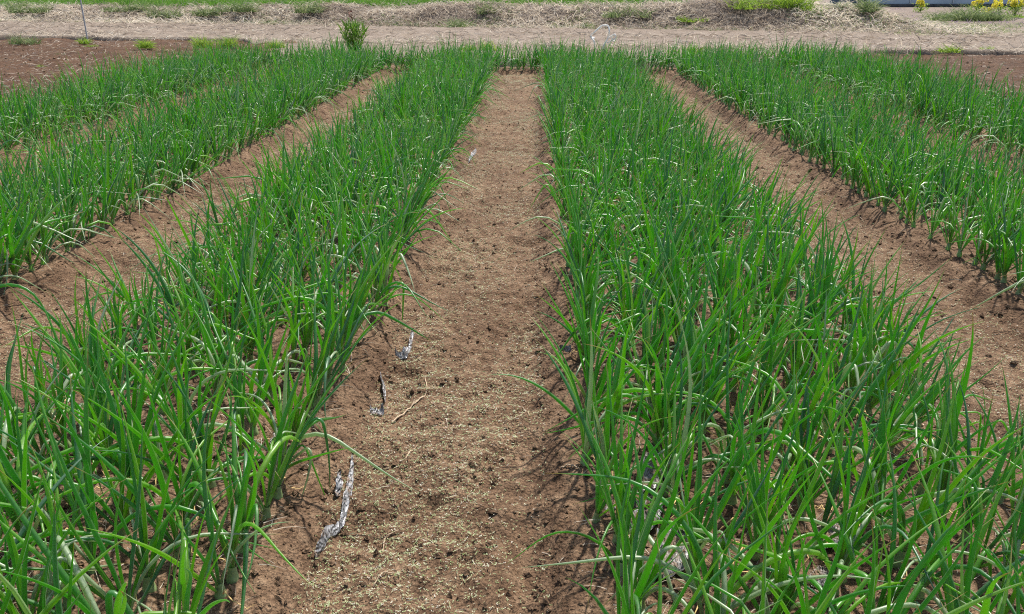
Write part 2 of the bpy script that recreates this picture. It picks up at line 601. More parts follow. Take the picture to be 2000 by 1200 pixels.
KINDS = ['erect'] * 26 + ['curve'] * 18 + ['arch'] * 14 + ['fold'] * 10
POOL = []
for i, kd in enumerate(KINDS):
    seed = 1000 + i
    wid = np.random.RandomState(seed + 5).uniform(0.0105, 0.0190)
    hi = leaf_line(kd, 40 if kd == 'fold' else 15, np.random.RandomState(seed))
    if kd == 'fold':           # keep rings only where the line bends
        P, r, t = hi
        ks = np.argmax(np.abs(np.diff(np.diff(P[:, 2])))) + 1
        keep = sorted(set(list(range(0, 40, 4)) + [39] + list(range(max(1, ks - 3), min(38, ks + 4)))))
        hi = (P[keep], r[keep], t[keep])
    P, r, t = hi
    sides = 8
    V, F = tube(P, r * wid, sides, 0.78, (0, 1, 0))
    me = mesh_np('onion_leaf', V, F, {'t': np.repeat(t, sides)})
    me.materials.append(M_LEAF)
    sel = np.unique(np.concatenate([np.linspace(0, len(P) - 1, 8).round().astype(int)]))
    if kd == 'fold':
        sel = np.arange(0, len(P), 1) if len(P) < 12 else np.unique(np.concatenate([np.arange(0, len(P), 2), [len(P) - 1]]))
    Vl, Fl = tube(P[sel], r[sel] * wid, 4, 0.78, (0, 1, 0))
    sf = np.unique(np.linspace(0, len(P) - 1, 7 if kd in ('arch', 'fold') else 6).round().astype(int))
    Vf, Ff = tube(P[sf], r[sf] * wid * 1.08, 3, 0.7, (0, 1, 0))
    POOL.append(dict(kind=kd, mesh=me, V=Vl, F=Fl, t=np.repeat(t[sel], 4), far=(Vf, Ff, np.repeat(t[sf], 3))))
BYKIND = {k: [i for i, p in enumerate(POOL) if p['kind'] == k] for k in set(KINDS)}

STEMS = []
for i in range(4):
    z = np.array([-0.03, -0.014, -0.004, 0.006, 0.018, 0.032])
    rr = np.array([0.008, 0.0125, 0.0135, 0.0115, 0.0092, 0.0078]) * (0.9 + 0.08 * i)
    V, F = tube(np.stack([0.002 * np.sin(z * 40 + i), z * 0, z], 1), rr, 9)
    me = mesh_np('onion_stem', V, F)
    me.materials.append(M_STEM)
    STEMS.append(me)
WITHER = []
for i in range(6):
    rg = np.random.RandomState(300 + i)
    t = np.linspace(0, 1, 10)
    a = rg.uniform(-1, 1) + np.cumsum(rg.normal(0, 0.55, 10))
    P = np.stack([0.012 + 0.07 * t + 0.012 * np.cos(a), 0.016 * np.sin(a), 0.022 * (1 - t) + 0.010 * np.sin(a * 1.7) + 0.012], 1)
    V, F = tube(P, 0.0024 * (1 - 0.6 * t), 5, 0.4)
    me = mesh_np('withered_leaf', V, F)
    me.materials.append(M_DRYLEAF)
    WITHER.append(me)


def Ry(a):
    c, s = math.cos(a), math.sin(a)
    return np.array([[c, 0, s], [0, 1, 0], [-s, 0, c]])


def Rz(a):
    c, s = math.cos(a), math.sin(a)
    return np.array([[c, -s, 0], [s, c, 0], [0, 0, 1]])


def Rx(a):
    c, s = math.cos(a), math.sin(a)
    return np.array([[1, 0, 0], [0, c, -s], [0, s, c]])


PLANTS = []


def add_plant(x, y, bed, row, nrows, rg, vig=1.0):
    n = rg.choice([6, 7, 8, 9, 10], p=[0.12, 0.23, 0.30, 0.22, 0.13])
    edge_out = -1 if row == 0 else (1 if row == nrows - 1 else 0)
    lean = Ry(rg.normal({'first_r': 0.15, 'first_l': 0.05}.get(bed, 0.10), 0.09) + edge_out * rg.uniform(0.02, 0.14)) @ Rx(rg.normal(0.0, 0.09))
    upright = bed in ('first_r', 'second_r') and row == 0
    if upright:
        lean = Ry(rg.normal(0.06, 0.05)) @ Rx(rg.normal(0.0, 0.08))
    if bed in ('first_l', 'first_r') and row == (0 if bed == 'first_l' else nrows - 1):
        vig *= 0.84
    fan = rg.uniform(0, math.pi)
    leaves = []
    for i in range(n):
        f = i / (n - 1)                       # 0 inner, 1 outer
        p = [0.66 - 0.32 * f, 0.16 + 0.02 * f, 0.10 + 0.25 * f, 0.04 + 0.08 * f]
        kd = ['erect', 'curve', 'arch', 'fold'][rg.choice(4, p=np.array(p) / sum(p))]
        var = BYKIND[kd][rg.randint(len(BYKIND[kd]))]
        az = fan + math.pi * (i % 2) + rg.normal(0, 0.42)
        if upright and kd in ('arch', 'fold') and math.cos(az) < -0.2 and rg.rand() < 0.75:
            az = math.pi - az
        tilt = 0.05 + 0.46 * f + rg.normal(0, 0.12)
        ln = vig * rg.uniform(0.34, 0.50) * (1.0 - 0.10 * f) * (0.93 if kd == 'erect' else 1.0)
        if i == 0:
            ln *= rg.uniform(0.7, 1.0)
        wd = vig * rg.uniform(0.80, 1.15) * (0.72 + 0.35 * f)
        zo = 0.004 + 0.022 * (1 - f)
        tint = rg.uniform(0, 0.92)
        if kd in ('arch', 'fold') and rg.rand() < 0.15 + 0.35 * f or rg.rand() < 0.02:
            tint = rg.uniform(0.935, 1.0)         # ageing leaf, bleached grey green
        wd = 1.0
        if kd == 'erect':
            ln *= 1.12
        elif kd == 'arch':
            ln *= 1.14
            wd = rg.uniform(0.6, 0.85)
        leaves.append((var, az, tilt, ln, wd, zo, tint))
    wither = [(rg.randint(6), rg.uniform(0, 6.28)) for _ in range(rg.choice([0, 1, 2], p=[0.3, 0.45, 0.25]))]
    PLANTS.append(dict(x=x, y=y, bed=bed, row=row, nrows=nrows, lean=lean, leaves=leaves, wither=wither))


prg = np.random.RandomState(11)
for bed, (a, b) in BEDS.items():
    nrows = int(round((b - a) / 0.148)) + 1
    y0 = {'first_l': 0.95, 'first_r': 0.95, 'second_l': 3.1, 'second_r': 2.9, 'far_side_l': 6.0, 'far_side_r': 5.2}[bed]
    for r_ in range(nrows):
        xr = a + (b - a) * r_ / (nrows - 1)
        y = y0 + prg.uniform(0, 0.15)
        while y < 13.1:
            if prg.rand() > 0.06:
                vig = 0.75 + 0.26 * float(fbm(np.array(xr), np.array(y), 0.9, 2, 91)) + 0.07 * min(1.0, (y - 1) / 9) + prg.normal(0, 0.09)
                # the two back beds thin out at their outer rows
                add_plant(xr + prg.normal(0, 0.016), y + prg.normal(0, 0.018), bed, r_, nrows, prg, vig)
            y += prg.uniform(0.086, 0.114)
xr = -4.4
while xr < 4.5:                                # the cross row that closes the paths
    if not any(a - 0.08 < xr < b + 0.08 for a, b in BEDS.values()):
        for yy in (END_Y, END_Y + 0.13, END_Y + 0.27):
            add_plant(xr + prg.normal(0, 0.012), yy + prg.normal(0, 0.012), 'cross', 1, 3, prg, 0.92)
    xr += prg.uniform(0.065, 0.10)

for p in PLANTS:
    p['z'] = float(soil_z(np.array([p['x']]), np.array([p['y']]))[0])
# the 300 that show largest in the picture become individuals
for p in PLANTS:
    L_, _, _ = project(p['x'], p['y'], 0.0)
    L2, yb, dep = project(p['x'], p['y'], 0.05)
    L3, yt, dt = project(p['x'], p['y'], 0.26)
    vis = (-60 < L2 < 2060) and (yt < 1190) and (yb < 1330)
    p['size'] = (1 / dep if vis else 0) * (0.6 if yb > 1200 else 1.0)
order = sorted(range(len(PLANTS)), key=lambda i: -PLANTS[i]['size'])
solo = set(order[:300])

ORD = ['first', 'second', 'third', 'fourth', 'fifth', 'sixth', 'seventh', 'eighth', 'ninth']
NUM = {6: 'six', 7: 'seven', 8: 'eight', 9: 'nine', 10: 'ten'}


def row_text(p):
    r_, n_ = p['row'], p['nrows']
    if p['bed'] == 'first_l':
        return '%s row in from torn film strips' % ORD[n_ - 1 - r_]
    if p['bed'] == 'first_r':
        return '%s row of bed facing the film strips' % ORD[r_]
    if p['bed'] == 'second_l':
        return '%s row past the narrower weedy path' % ORD[n_ - 1 - r_]
    if p['bed'] == 'second_r':
        return '%s row past the wider reddish path' % ORD[r_]
    return 'outermost bed'


def npm(Rm, loc):
    M = Matrix.Identity(4)
    for i in range(3):
        for j in range(3):
            M[i][j] = float(Rm[i][j])
        M[i][3] = float(loc[i])
    return M


mass = Acc()
mass_stem = Acc()
batches = {}
ICO_STEM = tube(np.array([[0, 0, -0.02], [0, 0, 0.005], [0, 0, 0.03]]), np.array([0.012, 0.0125, 0.008]), 5)
for i, p in enumerate(PLANTS):
    base = np.array([p['x'], p['y'], p['z']])
    if i in solo:
        folds = sum(POOL[l[0]]['kind'] == 'fold' for l in p['leaves'])
        archs = sum(POOL[l[0]]['kind'] == 'arch' for l in p['leaves'])
        look = ('a folded leaf' if folds == 1 else 'several folded leaves' if folds > 1 else 'an arching leaf' if archs == 1 else 'arching leaves' if archs > 1 else 'upright leaves')
        mean_l = np.mean([l[3] for l in p['leaves']])
        size = 'tall ' if mean_l > 0.39 else 'short ' if mean_l < 0.34 else ''
        dead = ', withered base' if p['wither'] else ''
        e = link('onion_plant', None, loc=base, cat='onion plant', group='onion plants growing in the beds',
                 label='%s%s-leaved onion, %s%s, %s' % (size, NUM[len(p['leaves'])], look.replace('an ', '').replace('a ', '').replace('several ', ''), dead, row_text(p)))
        e.empty_display_size = 0.05
        st = link('stem', STEMS[i % 4], parent=e)
        st.matrix_local = npm(p['lean'], (0, 0, 0))
        for (var, az, tilt, ln, wd, zo, tint) in p['leaves']:
            lf = link('leaf', POOL[var]['mesh'], parent=e)
            Rm = p['lean'] @ Rz(az) @ Ry(tilt) @ np.diag([ln, ln * wd, ln])
            lf.matrix_local = npm(Rm, p['lean'] @ np.array([0, 0, zo]))
            lf.color = (tint, tint, tint, 1)
        for (w, az) in p['wither']:
            wl = link('withered_leaf', WITHER[w], parent=e)
            wl.matrix_local = npm(Rz(az), (0, 0, 0))
    else:
        for (var, az, tilt, ln, wd, zo, tint) in p['leaves']:
            batches.setdefault((var, p['y'] > 5.5), []).append((p['lean'] @ Rz(az) @ Ry(tilt) @ np.diag([ln, ln * wd, ln]), base + p['lean'] @ np.array([0, 0, zo]), tint))
        mass_stem.add(ICO_STEM[0] @ p['lean'].T + base, ICO_STEM[1], tint=0.5, t=0.0)
for (var, is_far), lst in batches.items():
    pool = POOL[var]
    if is_far:
        pool = dict(V=pool['far'][0], F=pool['far'][1], t=pool['far'][2])
    Ms = np.stack([b[0] for b in lst])
    Ts = np.stack([b[1] for b in lst])
    V = np.einsum('kij,nj->kni', Ms, pool['V']) + Ts[:, None, :]
    nv = len(pool['V'])
    F = pool['F'][None] + (np.arange(len(lst)) * nv)[:, None, None]
    mass.add(V.reshape(-1, 3), F.reshape(-1, 4), t=np.tile(pool['t'], len(lst)), tint=np.repeat([b[2] for b in lst], nv))
mass.add(np.concatenate(mass_stem.V), np.concatenate(mass_stem.F), t=0.0, tint=0.5)
link('onion_crop', mass.mesh('onion_crop'), M_LEAF_MASS, kind='stuff', cat='onion crop', label='green onion leaves filling the beds farther up to the track')

# ------------------------------------------------------------------ scattered soil, seedlings, straw
ICO = None


def ico():
    ph = (1 + 5 ** 0.5) / 2
    V = np.array([(-1, ph, 0), (1, ph, 0), (-1, -ph, 0), (1, -ph, 0), (0, -1, ph), (0, 1, ph), (0, -1, -ph), (0, 1, -ph), (ph, 0, -1), (ph, 0, 1), (-ph, 0, -1), (-ph, 0, 1)], float)
    V /= np.linalg.norm(V[0])
    F = np.array([(0, 11, 5), (0, 5, 1), (0, 1, 7), (0, 7, 10), (0, 10, 11), (1, 5, 9), (5, 11, 4), (11, 10, 2), (10, 7, 6), (7, 1, 8), (3, 9, 4), (3, 4, 2), (3, 2, 6), (3, 6, 8), (3, 8, 9), (4, 9, 5), (2, 4, 11), (6, 2, 10), (8, 6, 7), (9, 8, 1)])
    return V, F


IV, IF = ico()
OV = np.array([(1, 0, 0), (0, 1, 0), (-1, 0, 0), (0, -1, 0), (0, 0, 1), (0, 0, -1)], float)
OF = np.array([(0, 1, 4), (1, 2, 4), (2, 3, 4), (3, 0, 4), (1, 0, 5), (2, 1, 5), (3, 2, 5), (0, 3, 5)])


def scatter_xy(n, x0, x1, y0, y1, rg, near_bias=1.0):
    uu = rg.rand(n) ** near_bias
    return rg.uniform(x0, x1, n), y0 + (y1 - y0) * uu


def clods(n, x0, x1, y0, y1, smin, smax, rg, bias, keep):
    x, y = scatter_xy(n, x0, x1, y0, y1, rg, bias)
    k = rg.rand(n) < keep(x, y)
    x, y = x[k], y[k]
    n = len(x)
    s = smin * (smax / smin) ** (rg.rand(n) ** 2.6)
    z = soil_z(x, y) + s * 0.15
    sc = s[:, None] * rg.uniform(0.6, 1.15, (n, 3)) * np.array([1, 1, 0.72])
    j = rg.uniform(0.7, 1.25, (n, 6, 1))
    V = OV[None] * j * sc[:, None, :]
    a = rg.uniform(0, 6.28, n)
    c, s_ = np.cos(a)[:, None], np.sin(a)[:, None]
    V = np.stack([V[..., 0] * c - V[..., 1] * s_, V[..., 0] * s_ + V[..., 1] * c, V[..., 2]], -1)
    V = V + np.stack([x, y, z], -1)[:, None, :]
    F = OF[None] + (np.arange(n) * 6)[:, None, None]
    return V.reshape(-1, 3), F.reshape(-1, 3)


crg = np.random.RandomState(5)
acc = Acc()


def shoulder_keep(x, y):
    m = bed_mask(x, y)
    return np.clip(0.22 + 2.8 * m * (1 - m) + 0.25 * m + 0.5 * sstep(0.5, 0.7, fbm(x, y, 0.3, 2, 15)), 0, 1)


for (n, x0, x1, y0, y1, a, b, bias) in [(30000, -0.78, 0.35, 1.2, 12.6, 0.0020, 0.013, 1.9), (8000, -2.4, -1.35, 2.6, 12.6, 0.003, 0.017, 1.4), (9000, 1.1, 2.1, 2.2, 12.6, 0.003, 0.017, 1.4),
                                        (3500, -1.6, -0.7, 1.2, 4.5, 0.003, 0.012, 1.3), (3500, 0.25, 1.3, 1.2, 4.5, 0.003, 0.012, 1.3), (5000, -11, -4.8, 9, 19, 0.008, 0.04, 1), (4500, 4.4, 9.5, 8, 16, 0.008, 0.04, 1)]:
    V, F = clods(n, x0, x1, y0, y1, a, b, crg, bias, shoulder_keep)
    acc.add(V, F)
link('soil_crumbs', acc.mesh('soil_crumbs', False), M_CLOD, kind='stuff', cat='soil crumbs', label='small crumbs of brown soil strewn over paths and beds')

# larger clods that can be told apart
CL = [(850, 845), (765, 705), (1010, 497), (965, 495), (918, 672), (770, 985), (745, 870), (1000, 720), (1095, 870), (700, 940), (705, 1000), (640, 1040), (735, 910), (1145, 960), (690, 985),
      (1120, 1000), (785, 1060), (990, 840), (1085, 610), (1040, 630), (890, 700), (935, 1070), (1060, 1150), (1160, 1100), (760, 1180), (640, 980), (600, 1100), (830, 620), (1010, 440), (948, 760),
      (330, 440), (260, 470), (175, 520), (150, 490), (410, 350), (480, 320), (1560, 370), (1480, 330), (1620, 420), (1690, 470), (1740, 560), (1880, 640), (1930, 700), (1800, 520)]
for q, (px, py) in enumerate(CL):
    g = ground_pt(px, py, -0.05)
    s = crg.uniform(0.008, 0.015)
    V = IV * crg.uniform(0.75, 1.2, (12, 1)) * np.array([1.15, 0.95, 0.7]) * s
    me = mesh_np('soil_clod', V, IF, None, False)
    o = link('soil_clod', me, M_CLOD, loc=(g.x, g.y, float(soil_z(np.array([g.x]), np.array([g.y]))[0]) + s * 0.1), cat='soil clod', group='loose soil clods',
             label='lump of brown soil lying on the ' + ('bare path beside the film strips' if 560 < px < 1180 else 'narrower weedy path' if px < 560 else 'reddish path beyond the bed with silver film'))
    o.rotation_euler = (0, 0, crg.uniform(0, 6.28))


def seedlings(n, x0, x1, y0, y1, rg, bias, seed):
    x, y = scatter_xy(n, x0, x1, y0, y1, rg, bias)
    m = bed_mask(x, y)
    k = (rg.rand(n) < (0.12 + 0.45 * sstep(0.3, 0.7, fbm(x, y * 0.45, 0.22, 2, seed)) * (1 - 0.5 * sstep(-0.1, 0.15, x) * (x < 0.5)) + 0.12 * (np.abs(x) > 0.9))) & (m < 0.28 + 0.2 * rg.rand(n))
    x, y = x[k], y[k]
    n = len(x)
    z = soil_z(x, y) + rg.uniform(0.001, 0.006, n)
    s = rg.uniform(0.0013, 0.0034, n) * (1 + 0.08 * y)
    tint = np.clip(rg.normal(0.55, 0.28, n), 0, 1)
    a = rg.uniform(0, 6.28, n)
    up = rg.uniform(0.05, 0.6, n)
    d = np.stack([np.cos(a), np.sin(a), up * 0], -1)
    e = np.stack([-np.sin(a), np.cos(a), up * 0], -1)
    zz = np.zeros((n, 3)); zz[:, 2] = up
    c = np.stack([x, y, z], -1)
    S = s[:, None]
    V = np.stack([c, c + S * (0.6 * d + 0.45 * e + 0.7 * zz), c + S * (1.25 * d + zz), c + S * (0.6 * d - 0.45 * e + 0.7 * zz),
                  c - S * (0.6 * d + 0.45 * e - 0.7 * zz), c - S * (1.25 * d - zz), c - S * (0.6 * d - 0.45 * e - 0.7 * zz)], 1)
    F = np.array([[0, 1, 2, 3], [0, 4, 5, 6]])[None] + (np.arange(n) * 7)[:, None, None]
    return V.reshape(-1, 3), F.reshape(-1, 4), np.repeat(tint, 7)


acc = Acc()
srg = np.random.RandomState(21)
for (n, x0, x1, y0, y1, bias, seed) in [(100000, -0.55, 0.14, 1.2, 12.6, 1.55, 101), (55000, -2.15, -1.42, 2.6, 12.6, 1.2, 111), (46000, 1.15, 1.95, 2.2, 12.6, 1.2, 121), (9000, -9, -4.7, 9, 17, 1, 131), (6000, 4.6, 9, 8, 15, 1, 141)]:
    V, F, tint = seedlings(n, x0, x1, y0, y1, srg, bias, seed)
    acc.add(V, F, tint=tint)
link('weed_seedlings', acc.mesh('weed_seedlings', False), M_SEEDLING, kind='stuff', cat='seedlings', label='tiny pale green weed seedlings carpeting the bare paths')


def blades(x, y, z, length, width, tint, rg, up=0.3, droop=0.3, segs=2, dirn=None, spread=6.283):
    """thin bent strips: numpy batch"""
    n = len(x)
    a = rg.uniform(-spread / 2, spread / 2, n) + (0 if dirn is None else dirn)
    el = np.clip(rg.normal(up, 0.3, n), -0.15, 1.5)
    d = np.stack([np.cos(a), np.sin(a), np.zeros(n)], -1)
    e = np.stack([-np.sin(a), np.cos(a), np.zeros(n)], -1)
    # turn the strip about its own axis
    tw = rg.uniform(0, 3.14, n)[:, None]
    c = np.stack([x, y, z], -1)
    rows = []
    pos = c.copy()
    for k in range(segs + 1):
        f = k / segs
        w = (width * (1 - 0.85 * f))[:, None]
        nrm = -np.sin(el)[:, None] * d
        nrm[:, 2] += np.cos(el)
        sd_ = np.cos(tw) * e + np.sin(tw) * nrm
        rows.append(pos - w * sd_ / 2)
        rows.append(pos + w * sd_ / 2)
        st = np.cos(el)[:, None] * d
        st[:, 2] += np.sin(el)
        pos = pos + st * (length / segs)[:, None]
        el = el - droop * rg.uniform(0.3, 1.7, n)
    V = np.stack(rows, 1)
    nv = 2 * (segs + 1)
    F = np.array([[2 * k, 2 * k + 1, 2 * k + 3, 2 * k + 2] for k in range(segs)])[None] + (np.arange(n) * nv)[:, None, None]
    return V.reshape(-1, 3), F.reshape(-1, 4), np.repeat(tint, nv)


# straw bits and dead leaf ends on beds and paths
acc = Acc()
drg = np.random.RandomState(31)
for (n, x0, x1, y0, y1, l0, l1, w) in [(3600, -1.5, -0.58, 1.1, 6, 0.015, 0.09, 0.0022), (4200, 0.16, 1.25, 1.1, 6, 0.015, 0.09, 0.0022), (380, -0.5, 0.15, 1.3, 12, 0.01, 0.06, 0.0018), (500, -2.3, -1.5, 3, 12, 0.01, 0.06, 0.003),
                                      (500, 1.25, 2.0, 2.5, 12, 0.01, 0.06, 0.003), (3800, -11, -4.5, 9, 19, 0.03, 0.16, 0.008), (2200, 4.4, 9.5, 8, 15.6, 0.03, 0.14, 0.007)]:
    x, y = scatter_xy(n, x0, x1, y0, y1, drg, 1.3)
    V, F, tt = blades(x, y, soil_z(x, y) + 0.004, drg.uniform(l0, l1, n), np.full(n, w), np.clip(drg.normal(0.6, 0.25, n), 0, 1), drg, 0.12, 0.25, 3)
    acc.add(V, F, tint=tt)
link('straw_litter', acc.mesh('straw_litter'), M_STRAW, kind='stuff', cat='straw litter', label='thin dry straw and dead leaf ends littering the soil')

# straw on the track and dry grass over the bank
acc = Acc()
n = 17000
x = drg.uniform(-16, 15, n)
s = TRK0 + 0.05 - 3.0 * sstep(-6.0, -4.2, x) * (1 - sstep(4.6, 6.0, x)) * drg.rand(n) + drg.rand(n) * (TRK1 - TRK0 + 0.2)
y = s - 0.22 * x
keep = drg.rand(n) < 0.18 + 0.9 * sstep(0.5, 0.75, fbm(x, s * 3, 2.0, 3, 161))
x, y, s = x[keep], y[keep], s[keep]
V, F, tt = blades(x, y, np.full(len(x), 0.065), drg.uniform(0.08, 0.34, len(x)), np.full(len(x), 0.016), np.clip(drg.normal(0.38, 0.26, len(x)), 0, 1), drg, 0.08, 0.1, 2)
acc.add(V, F, tint=tt)
n = 3200                                            # frayed straw lip of the step
x = drg.uniform(-13, 13, n)
s = TRK0 + 1.0 * (fbm(x, x * 0, 0.9, 3, 71) - 0.5) + 1.3 * (fbm(x, x * 0, 4.0, 2, 72) - 0.5) + drg.uniform(-0.05, 0.5, n)
V, F, tt = blades(x, s - 0.22 * x, np.full(n, 0.07), drg.uniform(0.08, 0.28, n), np.full(n, 0.010), np.clip(drg.normal(0.7, 0.2, n), 0, 1), drg, 0.25, 0.4, 3)
acc.add(V, F, tint=tt)
link('track_straw', acc.mesh('track_straw'), M_STRAW, kind='stuff', cat='straw', label='flattened pale straw strewn along the dirt track')

acc = Acc()
n = 26000
x = drg.uniform(-17, 11.2, n)
sv = drg.uniform(-0.15, 2.6, n)
y = TRK1 + sv - 0.22 * x
z = bank_z(x, y)
patch = fbm(x, sv * 1.5, 1.8, 3, 171)
tint = np.clip(-0.30 + 1.95 * patch * 0.9 + 0.5 * sstep(5.0, 8.0, x) + 0.2 * sstep(-7, -9, x) * (sv < 1.2) + drg.normal(-0.12, 0.2, n), 0, 1)
V, F, tt = blades(x, y, z, drg.uniform(0.12, 0.45, n), np.full(n, 0.02), tint, drg, 0.45, 0.5, 3)
acc.add(V, F, tint=tt)
link('dry_grass', acc.mesh('dry_grass'), M_STRAW, kind='stuff', cat='dry grass', label='matted dead grass covering the bank behind the track')

acc = Acc()
n = 13000
x = drg.uniform(-17, 11.5, n)
sv = drg.uniform(-0.35, 2.4, n)
keep = drg.rand(n) < np.maximum(sstep(0.52, 0.70, fbm(x, sv, 1.1, 3, 181)), 0.85 * (np.abs(sv + 0.05) < 0.22))
x, sv = x[keep], sv[keep]
n = len(x)
V, F, tt = blades(x, TRK1 + sv - 0.22 * x, bank_z(x, TRK1 + sv - 0.22 * x), drg.uniform(0.08, 0.26, n), np.full(n, 0.016), np.clip(drg.normal(0.45, 0.28, n), 0, 1), drg, 0.8, 0.4, 3)
acc.add(V, F, tint=tt)
# thin verge at the run-out of the bank
n = 5200
x = drg.uniform(8.0, 14.5, n)
y = drg.uniform(20.4, 27.5, n)
keep = drg.rand(n) < sstep(0.35, 0.65, fbm(x, y, 1.4, 3, 185)) * (1 - sstep(11, 14, x + 0.25 * (24 - y)))
x, y = x[keep], y[keep]
n = len(x)
V, F, tt = blades(x, y, np.full(n, 0.02), drg.uniform(0.08, 0.25, n), np.full(n, 0.014), np.clip(drg.normal(0.85, 0.2, n), 0, 1), drg, 0.6, 0.4, 3)
acc.add(V, F, tint=tt)
link('bank_weeds', acc.mesh('bank_weeds'), M_WEED, kind='stuff', cat='weeds', label='patchy low green weeds growing through the dead bank grass')

# green cereal crop on top of the bank
acc = Acc()
n = 18000
x = drg.uniform(-19, 4.6, n)
sv = 2.15 + 5.0 * drg.rand(n) ** 1.6 + 0.25 * (fbm(x, x * 0, 1.0, 2, 191) - 0.5)
keep = x < 4.4 - 0.5 * (sv - 2)
x, sv = x[keep], sv[keep]
n = len(x)
y = TRK1 + sv - 0.22 * x
V, F, tt = blades(x, y, bank_z(x, y) - 0.02, drg.uniform(0.20, 0.42, n), np.full(n, 0.014), np.clip(drg.normal(0.5, 0.25, n), 0, 1), drg, 1.25, 0.22, 3)
acc.add(V, F, tint=tt)
link('cereal_crop', acc.mesh('cereal_crop'), M_GRASS, kind='stuff', cat='cereal crop', label='bright green young cereal growing on top of the bank')

# purple flowering weeds on the far soil
acc = Acc()
n = 5200
x = drg.uniform(9, 24, n)
y = drg.uniform(26, 41, n)
keep = drg.rand(n) < sstep(0.50, 0.66, fbm(x * 0.6, y, 1.8, 3, 195))
x, y = x[keep], y[keep]
n = len(x)
V, F, tt = blades(x, y, np.full(n, -0.03), drg.uniform(0.06, 0.15, n), np.full(n, 0.03), np.clip(drg.normal(0.65, 0.3, n), 0, 1), drg, 0.9, 0.3, 2)
acc.add(V, F, tint=tt)
link('purple_weeds', acc.mesh('purple_weeds'), M_PURPLE, kind='stuff', cat='purple weeds', label='low purple flowering weeds in a haze on the far bare soil')

# ------------------------------------------------------------------ single weeds
TUFTS = 0


def tuft(px, py, h, w, mat, label, group=None, n=90, zref=0.05, name='grass_tuft', surf=None, up=1.15, bw=0.012, pos=None):
    global TUFTS
    TUFTS += 1
    rg = np.random.RandomState(400 + TUFTS)
    if pos is None and zref > 0.04 and name != 'tall_weed':
        h, n = h * 1.45, int(n * 1.5)
    g = ground_pt(px, py, zref) if pos is None else Vector(pos)
    z0 = zref if surf is None else float(surf(np.array([g.x]), np.array([g.y]))[0])
    if w > 0.45:                                 # several uneven crowns make up a wide clump
        k = rg.randint(4, 8)
        cx, cy = rg.uniform(-0.5, 0.5, k) * w, rg.uniform(-0.3, 0.3, k) * w
        ch = rg.uniform(0.45, 1.1, k)
        ci = rg.randint(0, k, n)
        rr = 0.26 * w * rg.rand(n) ** 0.7
        a = rg.uniform(0, 6.28, n)
        x, y = cx[ci] + rr * np.cos(a), cy[ci] + rr * np.sin(a)
        ln = h * ch[ci] * rg.uniform(0.4, 1.15, n)
    else:
        rr = w * 0.5 * rg.rand(n) ** 0.8
        a = rg.uniform(0, 6.28, n)
        x, y = rr * np.cos(a), rr * np.sin(a)
        ln = h * rg.uniform(0.55, 1.12, n) * (1 - 0.4 * rr / (w * 0.5 + 1e-6))
    V, F, tt = blades(x, y, np.full(n, -0.02), ln, np.full(n, bw), np.clip(rg.normal(0.5, 0.28, n), 0, 1), rg, up, 0.28, 4)
    me = mesh_np(name, V, F, {'tint': tt})
    return link(name, me, mat, loc=(g.x, g.y, z0), label=label, cat='grass tuft' if 'grass' in name else 'weed', group=group)


def trk(x, y):
    return x * 0 + 0.05


rg = np.random.RandomState(76)
g = ground_pt(692, 103, 0.05)
n = 520
zz = 0.46 * rg.rand(n) ** 1.2
a = rg.uniform(0, 6.28, n)
rr = (0.06 + 0.15 * np.sin(np.clip(zz / 0.55, 0, 1) * 2.6)) * rg.rand(n) ** 0.6
V, F, tt = blades(rr * np.cos(a), rr * np.sin(a), zz - 0.02, rg.uniform(0.07, 0.20, n), rg.uniform(0.014, 0.026, n), np.clip(rg.normal(0.5, 0.28, n), 0, 1), rg, 1.15, 0.22, 3)
dock = link('tall_weed', mesh_np('tall_weed', V, F, {'tint': tt}), M_DARKWEED, loc=(g.x, g.y, 0.05), cat='weed', label='tall bushy green weed with a rusty seed head behind the onion rows')
rg = np.random.RandomState(77)
n = 18
V, F, tt = blades(rg.normal(0.0, 0.025, n), rg.normal(0, 0.025, n), rg.uniform(0.50, 0.66, n), rg.uniform(0.04, 0.09, n), np.full(n, 0.016), rg.rand(n), rg, 0.9, 0.3, 2)
link('seed_head', mesh_np('seed_head', V, F), M_DOCK, parent=dock, label='rusty brown seed head')

tuft(395, 92, 0.24, 0.34, M_LIME, 'dense lime green grass tuft at the corner where onions meet bare soil', n=130)
tuft(447, 90, 0.24, 0.36, M_LIME, 'lime green grass tuft between the bare corner and tall bushy weed', n=130)
tuft(540, 92, 0.16, 0.40, M_LIME, 'low lime tuft at the onion edge, toward the tall bushy weed', n=110)
tuft(285, 92, 0.20, 0.26, M_LIME, 'bright rounded lime weed on the dug soil lip', n=150, name='lime_weed', up=0.9)
tuft(165, 84, 0.16, 0.20, M_LIME, 'small lime weed at the foot of the slim post', n=80, name='lime_weed', up=0.9)
tuft(178, 95, 0.14, 0.24, M_LIME, 'small lime weed below the slim post on dug soil', n=90, name='lime_weed', up=0.8, zref=0.0, surf=soil_z)
tuft(112, 107, 0.12, 0.36, M_WEED, 'thin faded weed patch on the bare reddish soil', n=90, name='faded_weed', up=0.6, zref=0.0, surf=soil_z)
tuft(78, 128, 0.10, 0.16, M_LIME, 'lone small green weed on the bare reddish soil', n=40, name='lime_weed', up=0.8, zref=0.0, surf=soil_z)
tuft(55, 84, 0.26, 0.55, M_WEED, 'pale weed clump with dry stalks beside the track', n=150, name='faded_weed', up=1.0)
tuft(945, 98, 0.20, 0.55, M_LIME, 'lime grass tuft behind the onion row ending opposite the bare path', n=150)
tuft(1345, 103, 0.16, 0.5, M_LIME, 'low lime tuft behind the onions near the white twine', n=100)
tuft(1855, 100, 0.16, 0.34, M_LIME, 'lime weed on the straw lip of the track', n=90, name='lime_weed', up=0.9, zref=0.07)
